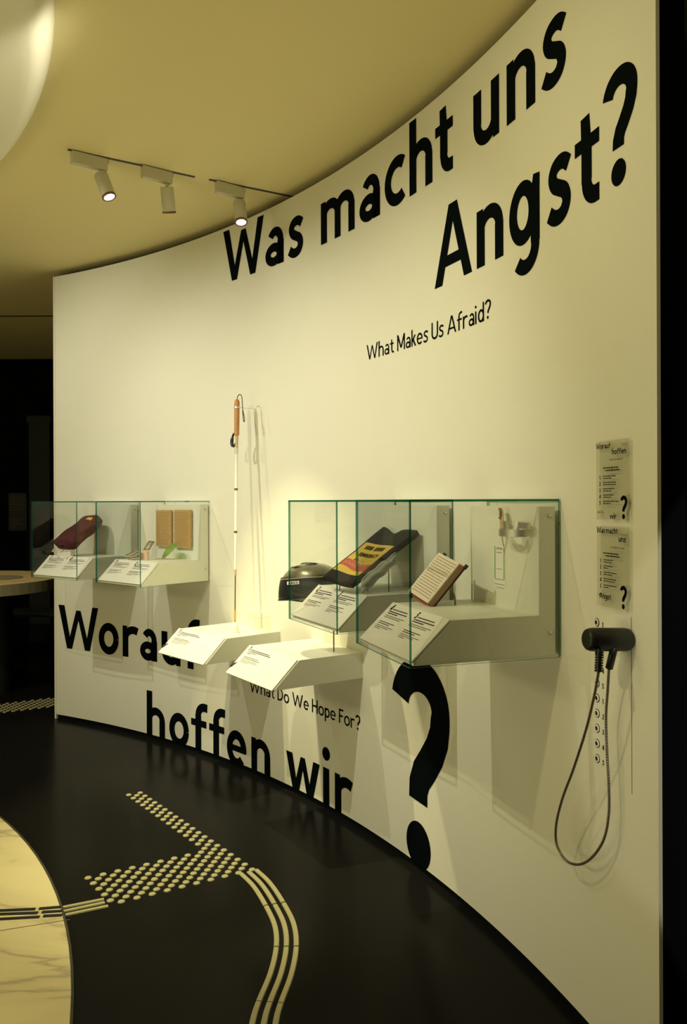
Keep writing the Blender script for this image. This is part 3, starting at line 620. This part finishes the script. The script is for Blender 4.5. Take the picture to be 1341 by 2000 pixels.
MB().tube([Hi @ Vector((.131, .355, .8165)), Hi @ Vector((.131, .355, 1.11))], .0028, 8).build('rod', M_rod, E)
# --- two tablets, glass leaf, folded photographs (L2)
def tablet(x0, x1, z0, z1, label, seed):
    E = exh('tablet', 'L2', z0, label, 'tablet'); E['group'] = 'brown tablets in the glass case'
    rnd = random.Random(seed); zz = z1-z0
    pts = [(x0, 0), (x1, -.004), (x1+.001, zz), (x0+.003, zz-.001)]
    b = MB(); n = 30; vs = []
    for i in range(n+1):
        z = zz*i/n; j0 = rnd.uniform(-.0012, .0012); j1 = rnd.uniform(-.0012, .0012); vs += [(x0+j0, .399, z), (x1+j1, .399, z), (x1+j1, .410, z), (x0+j0, .410, z)]
    fs = [(4*i+a, 4*i+4+a, 4*i+4+(a+1) % 4, 4*i+(a+1) % 4) for i in range(n) for a in range(4)]+[(0, 1, 2, 3), (4*n+3, 4*n+2, 4*n+1, 4*n)]
    b.add(vs, fs).build('slab', M_cork, E)
    P = []
    for r_ in range(24): P += text_block(x0+.008, x1-.006, zz-.012-r_*.0085, [rnd.uniform(.85, 1)], .0085, seed+r_, .28)
    map_polys('writing', P, lambda x, y: Vector((x, .3985, y)), mat('tablet_ink', (.26, .14, .035), .8), E)
    for z in (.05, zz-.05): MB().tube([((x0+x1)/2, .410, z), ((x0+x1)/2, .4185, z)], .003, 8).build('wall_pin', M_steel, E)
tablet(-.196, -.046, 1.229, 1.448, 'left one of the two brown written tablets in a glass case', 100)
tablet(-.014, .144, 1.227, 1.450, 'right one of the two brown written tablets in a glass case', 200)
E = exh('leaf_dish', 'L2', 1.16, 'small translucent green leaf-shaped glass piece below the brown tablets', 'glass piece')
LM = Matrix.Translation((.02, .345, .045)) @ Matrix.Rotation(-.5, 4, 'Y') @ Matrix.Rotation(1.0, 4, 'X')
grid_sheet('leaf', lambda u, v: LM @ Vector(((v-.5)*.17, (u-.5)*.085*max(.02, sin(pi*v)**.8), .012*(2*u-1)**2*sin(pi*v))), 10, 18, M_green, E, thick=.006)
MB().tube([(.005, .345, .0005), (.005, .345, .036)], .002, 6).build('stand', M_acryl, E)
MB().tube([(.05, .355, .0005), (.05, .355, .062)], .002, 6).build('stand', M_acryl, E)
E = exh('folded_photographs', 'L2', 1.16, 'hinged pair of black and white photographs on a small stand behind the label plate', 'photograph')
def card(c, ax, ay, az, w_, h_):
    Mx = Matrix.Translation(c) @ Euler((ax, ay, az)).to_matrix().to_4x4()
    f_ = MB().box((-w_/2, -h_/2, -.0015), (w_/2, h_/2, .0015)).build('card', M_paper, E, M=Mx)
    map_polys('photo', rect(-w_/2+.004, w_/2-.004, -h_/2+.004, h_/2-.004), lambda x, y: Mx @ Vector((x, y, .0021)), M_photo, f_)
    map_polys('figure', disc2(0, h_*.12, w_*.14, 12)+disc2(.002, -h_*.14, w_*.20, 12), lambda x, y: Mx @ Vector((x, y, .0026)), M_tag, f_)
card((-.045, .245, .082), .95, 0, -.10, .085, .075)
card((-.115, .180, .034), .35, .02, -.10, .10, .075)
MB().box((-.10, .22, .0005), (-.03, .235, .05)).build('stand', mat('stand_pink', (.75, .5, .35), .5), E, bevel=.001)
MB().tube([(-.14, .17, .0005), (-.14, .17, .028)], .002, 6).build('rod', M_rod, E)
# --- maroon textile (L1)
E = exh('maroon_textile', 'L1', 1.16, 'dark red velvet textile with a gold emblem, sloping on rods in the leftmost glass case', 'textile')
A_ = Vector((-.045, .10, .066)); B_ = Vector((-.060, .365, .232))
def PT(u, v):
    p = A_*(1-v)+B_*v; d = (B_-A_).normalized(); s = Vector((1, 0, 0)); n_ = s.cross(d)
    w_ = .106-.020*v; t = 2*pi*u; k = (1-abs(2*v-1)**14)**.5*.9+.1
    rr = 1+.05*sin(5*t+v*9)+.03*sin(3*t-v*14)
    ct, st = cos(t), sin(t)
    return p+s*(w_*abs(ct)**.6*(1 if ct > 0 else -1)*k*rr)+n_*(.042*abs(st)**.9*(1 if st > 0 else -1)*k*rr)
grid_sheet('textile', PT, 44, 30, M_maroon, E)
emb = grid_sheet('emblem', lambda s, t: PT(.175+.07*s*(1 if 1 else 0), .74+.085*t)+Vector((0, -.0012, .0022)), 6, 6, M_gold, E)
for x, y, zt in ((.0, .15, .07), (.035, .28, .15)): MB().tube([(x, y, .0005), (x, y, zt)], .002, 6).build('rod', M_rod, E)
MB().box((-.135, .13, .0005), (-.01, .15, .032)).build('white_block', M_plate, E, bevel=.001)
for x in (-.115, -.03): MB().prism([(.072, .030), (.078, .028), (.088, .045), (.083, .048)], x, x+.014).build('paper_tab', M_tag, E)

# --- white cane standing on the far box
E = exh('white_cane', 'F', .8163, 'long white cane with wooden handle standing upright against the wall', 'cane')
x, y = .095, .255; Zc = lambda z: z-.8163
b = MB(); b.lathe([(.0001, 0), (.021, 0), (.021, .012), (.0195, .030), (.014, .048), (.006, .055), (.0001, .055)], 24, Matrix.Translation((x, y, 0))); tip = b.build('tip', M_white, E, smooth=True)
def seg(name, z0, z1, r0, r1, m, dx=0): b = MB(); b.lathe([(.0001, Zc(z0)), (r0, Zc(z0)), (r1, Zc(z1)), (.0001, Zc(z1))], 16, Matrix.Translation((x+dx, y, 0))); return b.build(name, m, E, smooth=False)
tp = lambda z: x+.020*(z-.87)/1.15       # cane leans back towards the wall
def lean(o):
    for v in o.data.vertices: z_ = max(0, v.co.z-.05); v.co.x -= z_*.0844; v.co.y += z_*.0723
for a in [seg('lower_rod', .871, 1.121, .0032, .0032, M_rod), seg('collar', .880, .935, .0055, .0050, M_gold), seg('collar', 1.112, 1.142, .0062, .0062, M_tag),
          seg('shaft', 1.142, 1.337, .0068, .0072, M_white), seg('shaft', 1.341, 1.562, .0074, .0078, M_white), seg('shaft', 1.566, 1.752, .0080, .0084, M_white),
          seg('joint_ring', 1.334, 1.344, .0094, .0094, M_rod), seg('joint_ring', 1.559, 1.569, .0098, .0098, M_rod), seg('joint_ring', 1.752, 1.785, .0092, .0100, M_steel), seg('neck', 1.785, 1.852, .0085, .0095, M_tag)]: lean(a)
b = MB(); hp = [(.0001, 1.850), (.0130, 1.852)]
for k in range(12): z = 1.856+k*.0145; hp += [(.0130+.001*(k/12), z), (.0145+.001*(k/12), z+.007), (.0130+.001*(k/12), z+.0135)]
hp += [(.0135, 2.036), (.009, 2.046), (.0001, 2.047)]
b.lathe([(r_, Zc(z)) for r_, z in hp], 18, Matrix.Translation((x, y, 0))); hd = b.build('handle', M_wood, E, smooth=True); lean(hd)
o_ = MB().tube(spline([(x-.002, y, Zc(1.862)), (x-.022, y-.004, Zc(1.860)), (x-.034, y-.006, Zc(1.835)), (x-.036, y-.006, Zc(1.808)), (x-.022, y-.004, Zc(1.792)), (x-.006, y-.002, Zc(1.812))], 6), [.006]*12+[.009]*10+[.005]*9, 10).build('thumb_loop', M_rubber, E, smooth=True); lean(o_)
o_ = seg('thumb_plate', 1.797, 1.845, .004, .004, M_white, -.014); lean(o_)
lp = spline([(x, y, Zc(2.044)), (x+.006, y, Zc(2.062)), (x+.026, y, Zc(2.070)), (x+.044, y, Zc(2.058)), (x+.050, y, Zc(2.02)), (x+.050, y+.004, Zc(1.985)), (x+.064, y+.004, Zc(1.945)), (x+.066, y+.004, Zc(1.922)), (x+.056, y+.004, Zc(1.93)), (x+.049, y+.003, Zc(1.985))], 5)
o_ = MB().tube(lp, .0024, 6).build('wrist_cord', M_rubber, E, smooth=True); lean(o_)
b = MB(); b.lathe([(.0145, Zc(1.998)), (.0165, Zc(1.998)), (.0165, Zc(2.006)), (.0145, Zc(2.006))], 18, Matrix.Translation((x, y, 0))); lean(b.build('holder_ring', M_steel, E))
o_ = MB().tube([(x, y+.012, Zc(2.003)), (x, y+.1165, Zc(2.003))], .0018, 8).build('wall_bracket', M_steel, E); lean(o_)

# ------------------------------------------------------------------ plaques, sockets, receiver at the right end
def plaque(label, u0, u1, z0, z1, words, qm, nz, hz, screws, seed, sub):
    org = wp((u0+u1)/2, z0, .012); E = empty('text_plaque', Matrix.Translation(org), label, 'plaque')
    fx = lambda x: u0+(u1-u0)*x; fz = lambda y: z1-(z1-z0)*y
    n = 8; vs = []
    for i in range(n+1):
        u = u0+(u1-u0)*i/n; vs += [wp(u, z0, .010)-org, wp(u, z1, .010)-org, wp(u, z1, .013)-org, wp(u, z0, .013)-org]
    fs = [(4*i+a, 4*i+(a+1) % 4, 4*i+4+(a+1) % 4, 4*i+4+a) for i in range(n) for a in range(4)]+[(3, 2, 1, 0), (4*n, 4*n+1, 4*n+2, 4*n+3)]
    pan = obj('panel', vs, fs, M_plaque, E)
    P = []
    for txt, x0, x1, yb, cap in words:
        for c, a, b_ in fit_auto(txt, fx(x0), fx(x1), cap, .18, space=.25, track=.06):
            P += [[(a+x*(b_-a)/WID[c], fz(yb)+y*cap) for x, y in p] for p in glyph(c, .18)]
    x0, x1, yb, cap = qm; P += [[(fx(x0)+x*(fx(x1)-fx(x0))/.565, fz(yb)+y*cap) for x, y in p] for p in glyph('?', .19)]
    map_polys('lettering', P, lambda u, z: wp(u, z, .0135)-org, M_black, pan)
    P = []
    for k, yy in enumerate(nz):
        P += [[(fx(.10)+x*.012, fz(yy)-.005+y*.0115) for x, y in p] for p in glyph('12345'[k], .22)]
        P += text_block(fx(.22), fx(.72), fz(yy)+.006, [random.Random(seed+k).uniform(.6, 1), random.Random(seed+k+50).uniform(.2, .9)], .0058, seed+k, .42)
    P += text_block(fx(.22), fx(.72), fz(hz), [.95], .006, seed+70, .55)+text_block(fx(.28), fx(.74), fz(hz)-.0066, [1], .006, seed+71, .55)
    for c, a, b_ in fit_auto(sub[0], fx(sub[1]), fx(sub[2]), .0052, .14): P += [[(a+x*(b_-a)/WID[c], fz(sub[3])+y*.0052) for x, y in p] for p in glyph(c, .14)]
    map_polys('text_marks', P, lambda u, z: wp(u, z, .0135)-org, M_ink, pan)
    for x_, y_ in screws:
        p = wp(fx(x_), fz(y_), .0)-org; q = wp(fx(x_), fz(y_), .016)-org
        MB().tube([p, q], .0032, 10).build('standoff', M_steel, E)
plaque('upper clear plaque on the wall, reading "Worauf hoffen wir ?"', 4.505, 4.660, 1.447, 1.657,
       [('Worauf', .0, .45, .095, .015), ('hoffen', .50, .93, .180, .015), ('wir', .43, .63, .985, .015)], (.75, .96, .985, .058), (.47, .55, .63, .71, .79), .335, ((.82, .06), (.09, .905)), 11, ('What Do We Hope For?', .42, .83, .255))
plaque('lower clear plaque on the wall, reading "Was macht uns Angst ?"', 4.507, 4.658, 1.215, 1.429,
       [('Was macht', .0, .67, .085, .016), ('uns', .70, .92, .178, .016), ('Angst', .08, .45, .905, .015)], (.74, .95, .985, .058), (.44, .515, .595, .675, .755), .325, ((.82, .09), (.09, .86)), 31, ('What Makes Us Afraid?', .45, .88, .265))
for k in range(10):
    u, z = 4.485, 1.163-k*.0416; org = wp(u, z, 0); t = (U0-u)/R; n_ = Vector((-cos(t), -sin(t), 0)); tq = n_.to_track_quat('Z', 'Y').to_matrix().to_4x4()
    nm = '12345'[k % 5]
    pos = ['topmost', 'second from top', 'third from top', 'fourth from top', 'fifth from top', 'sixth from top', 'seventh from top', 'eighth from top', 'ninth from top', 'lowest'][k]
    E = empty('jack_socket', Matrix.Translation(org), f'{pos} of the column of white-ringed audio sockets, numbered {nm}', 'socket', 'audio sockets in a column on the wall')
    MB().lathe([(.0056, 0), (.0060, .0030), (.0070, .0038), (.0092, .0036), (.0100, .0026), (.0102, 0)], 20).build('ring', M_jack, E, smooth=True, M=tq)
    MB().lathe([(.0001, .0034), (.0062, .0034), (.0062, 0)], 16).build('hole', M_rubber, E, M=tq)
    MB().lathe([(.0100, .0), (.0102, .0016), (.0118, .0014), (.0120, .0)], 20).build('shadow_ring', M_rubber, E, M=tq)  # black ring paints the shadow around the socket
    map_polys('numeral', [[(x*.013+u+.026, z-.010+y*.014) for x, y in p] for p in glyph(nm, .18)], lambda a, b_: wp(a, b_, .0012)-org, M_ink, E)
# receiver
pR = Vector((.722, 2.106, 1.142)); pL = Vector((.612, 2.084, 1.146)); d = (pL-pR).normalized()
E = empty('audio_receiver', Matrix.Translation(pR), 'black cylindrical audio receiver hanging from its hook over the socket column', 'receiver')
tq = d.to_track_quat('Z', 'Y').to_matrix().to_4x4(); Lh = (pL-pR).length
MB().lathe([(.0001, -.012), (.028, -.012), (.034, -.006), (.0365, .006), (.0365, Lh-.022), (.0355, Lh-.012), (.032, Lh-.004), (.026, Lh), (.012, Lh-.003), (.0001, Lh-.003)], 32).build('housing', M_rubber, E, smooth=True, M=tq @ Matrix.Diagonal((.82, .82, 1, 1)))
MB().lathe([(.0001, -.033), (.020, -.033), (.020, -.010)], 20).build('hook', M_rubber, E, M=tq)
q = [Vector(p)-pR for p in [(.641, 2.064, 1.125), (.637, 2.057, 1.098), (.634, 2.05, 1.071)]]
b = MB(); b.tube(q, .0068, 12)
for k in range(8):
    c0 = q[0].lerp(q[2], .14+k*.115); b.tube([c0+Vector((0, 0, .0014)), c0-Vector((0, 0, .0014))], .0105, 14)
b.build('strain_relief', M_rubber, E, smooth=False)
MB().tube([Vector(p)-pR for p in [(.683, 2.078, 1.130), (.681, 2.092, 1.10), (.678, 2.104, 1.070)]], .0098, 14).build('cable_sleeve', M_rubber, E, smooth=True)
cab = [(.634, 2.05, 1.071), (.63, 2.065, 1.019), (.621, 2.107, .918), (.611, 2.191, .786), (.601, 2.269, .676), (.597, 2.321, .584), (.603, 2.338, .519), (.621, 2.309, .488), (.641, 2.253, .501), (.66, 2.199, .543), (.677, 2.152, .61), (.686, 2.137, .683), (.686, 2.136, .763), (.684, 2.143, .841), (.683, 2.147, .933), (.682, 2.13, 1.004), (.678, 2.106, 1.070)]
cp = spline(cab, 24); rr = [.0034+.0005*(i % 2) for i in range(len(cp))]
MB().tube([p-pR for p in cp], rr, 8).build('metal_hose', M_hose, E, smooth=False)

# ------------------------------------------------------------------ ceiling tracks with spotlights
def track(x0, y0, x1, y1, label):
    a = Vector((x0, y0, 3.1)); b_ = Vector((x1, y1, 3.1)); d = (b_-a); L = d.length; ang = math.atan2(d.y, d.x)
    o = MB().box((0, -.006, -.0045), (L, .006, -.0002)).build('lighting_track', M_track); o.location = a; o.rotation_euler = (0, 0, ang)
    return tag(o, label, 'track')
track(-1.243, 3.729, -.727, 4.05, 'left dark lighting track on the ceiling carrying two spotlights')
track(-.661, 4.083, -.17, 4.37, 'right dark lighting track on the ceiling running behind the top of the wall')
def head(a, b_, aim, label, watt, deg, tgt=None, lit=True):
    a = Vector((*a, 3.095)); b_ = Vector((*b_, 3.095)); ang = math.atan2(b_.y-a.y, b_.x-a.x); L = (b_-a).length
    Mx = Matrix.Translation(a) @ Matrix.Rotation(ang, 4, 'Z'); E = empty('track_spotlight', Mx, label, 'spotlight', 'white cylindrical ceiling spotlights')
    MB().box((0, -.016, -.055), (L, .016, 0)).build('adapter', M_lamp, E, bevel=.002)
    MB().box((L, -.008, -.020), (L+.008, .008, -.002)).build('adapter_latch', M_lamp, E)
    j = Vector((L-.022, 0, -.082)); MB().tube([(L-.022, 0, -.058), j], .0085, 12).build('stem', M_lamp, E)
    piv = Mx @ j; dd = Vector(aim).normalized(); Ml = Mx.inverted()
    base = piv-Vector((0, 0, .010)); Q = dd.to_track_quat('Z', 'Y').to_matrix().to_4x4(); T_ = Ml @ Matrix.Translation(base-dd*.008) @ Q
    MB().lathe([(.0001, -.012), (.030, -.012), (.032, -.008), (.032, .105), (.030, .108)], 28, T_).build('housing', M_lamp, E, smooth=True)
    MB().lathe([(.0245, .1050), (.0245, .109), (.033, .109), (.033, .101), (.0325, .100)], 28, T_).build('rim', M_rim, E)
    MB().lathe([(.0001, .1060), (.0245, .1060)], 28, T_).build('lens', M_lens, E)
    lp_ = base+dd*.125
    spot('spot_lamp', lp_, tgt or lp_+dd, watt, deg, .6)
    return E
head((-1.231, 3.738), (-1.098, 3.835), (.40, -.14, -1), 'leftmost ceiling spotlight, tilted with its lit lens showing', 135, 54, tgt=(-.50, 3.82, 0.2))
head((-.951, 3.906), (-.83, 3.995), (.02, .40, -1), 'middle ceiling spotlight, turned away so its lens is hidden', 4, 40, tgt=(-.75, 4.3, 0))
head((-.628, 4.097), (-.505, 4.193), (.12, -.30, -1), 'rightmost ceiling spotlight close above the word on the wall, lit lens showing', 5, 34, tgt=(-.5, 3.7, 0))

# ------------------------------------------------------------------ dim background left of the wall
E = empty('round_table', Matrix.Translation((-3.0, 6.5, 0)), 'dim round wooden counter in the dark hall left of the wall', 'table')
MB().lathe([(.0001, .90), (.71, .90), (.72, .896)], 64).build('tabletop', M_wtable, E)
MB().lathe([(.72, .896), (.72, .812), (.70, .808), (.0001, .808)], 64).build('table_edge', M_tside, E)
MB().lathe([(.36, .808), (.36, 0)], 40).build('drum_base', M_dark2, E, smooth=True)
MB().lathe([(.0001, .9005), (.17, .9005), (.175, .904), (.165, .9075), (.0001, .9065)], 32, Matrix.Translation((.28, .0, 0))).build('inset_disc', M_tside, E)
E = empty('wall_panel', Matrix.Translation((-3.63, 9.19, 1.2)), 'dim poster panel with pale text on the dark back wall', 'poster')
MB().box((-.10, -.03, -.02), (.10, 0, .40)).build('panel', M_poster, E)
map_polys('text_marks', text_block(-.085, .085, .36, [.9]*6, .028, 8, .5)+text_block(-.085, .085, .12, [.9, .6, .9, .4], .028, 9, .4), lambda x, y: Vector((x, -.0305, y)), M_ink2, E)
E = empty('square_column', Matrix.Translation((-3.25, 8.9, 0)), 'dim grey square column in the dark hall', 'column')
MB().box((-.11, -.11, 0), (.11, .11, 2.35)).build('shaft', M_dark2, E)
MB().box((-.13, -.13, 2.35), (.13, .13, 2.42)).build('capital', M_dark2, E)
E = empty('low_bench', Matrix.Translation((-2.95, 8.2, 0)), 'long low dark bench far behind the round counter', 'bench')
MB().box((-1.2, -.2, .38), (1.2, .2, .42)).build('seat', M_dark2, E); MB().box((-1.1, -.16, 0), (-1.0, .16, .38)).build('leg', M_dark2, E); MB().box((1.0, -.16, 0), (1.1, .16, .38)).build('leg', M_dark2, E)
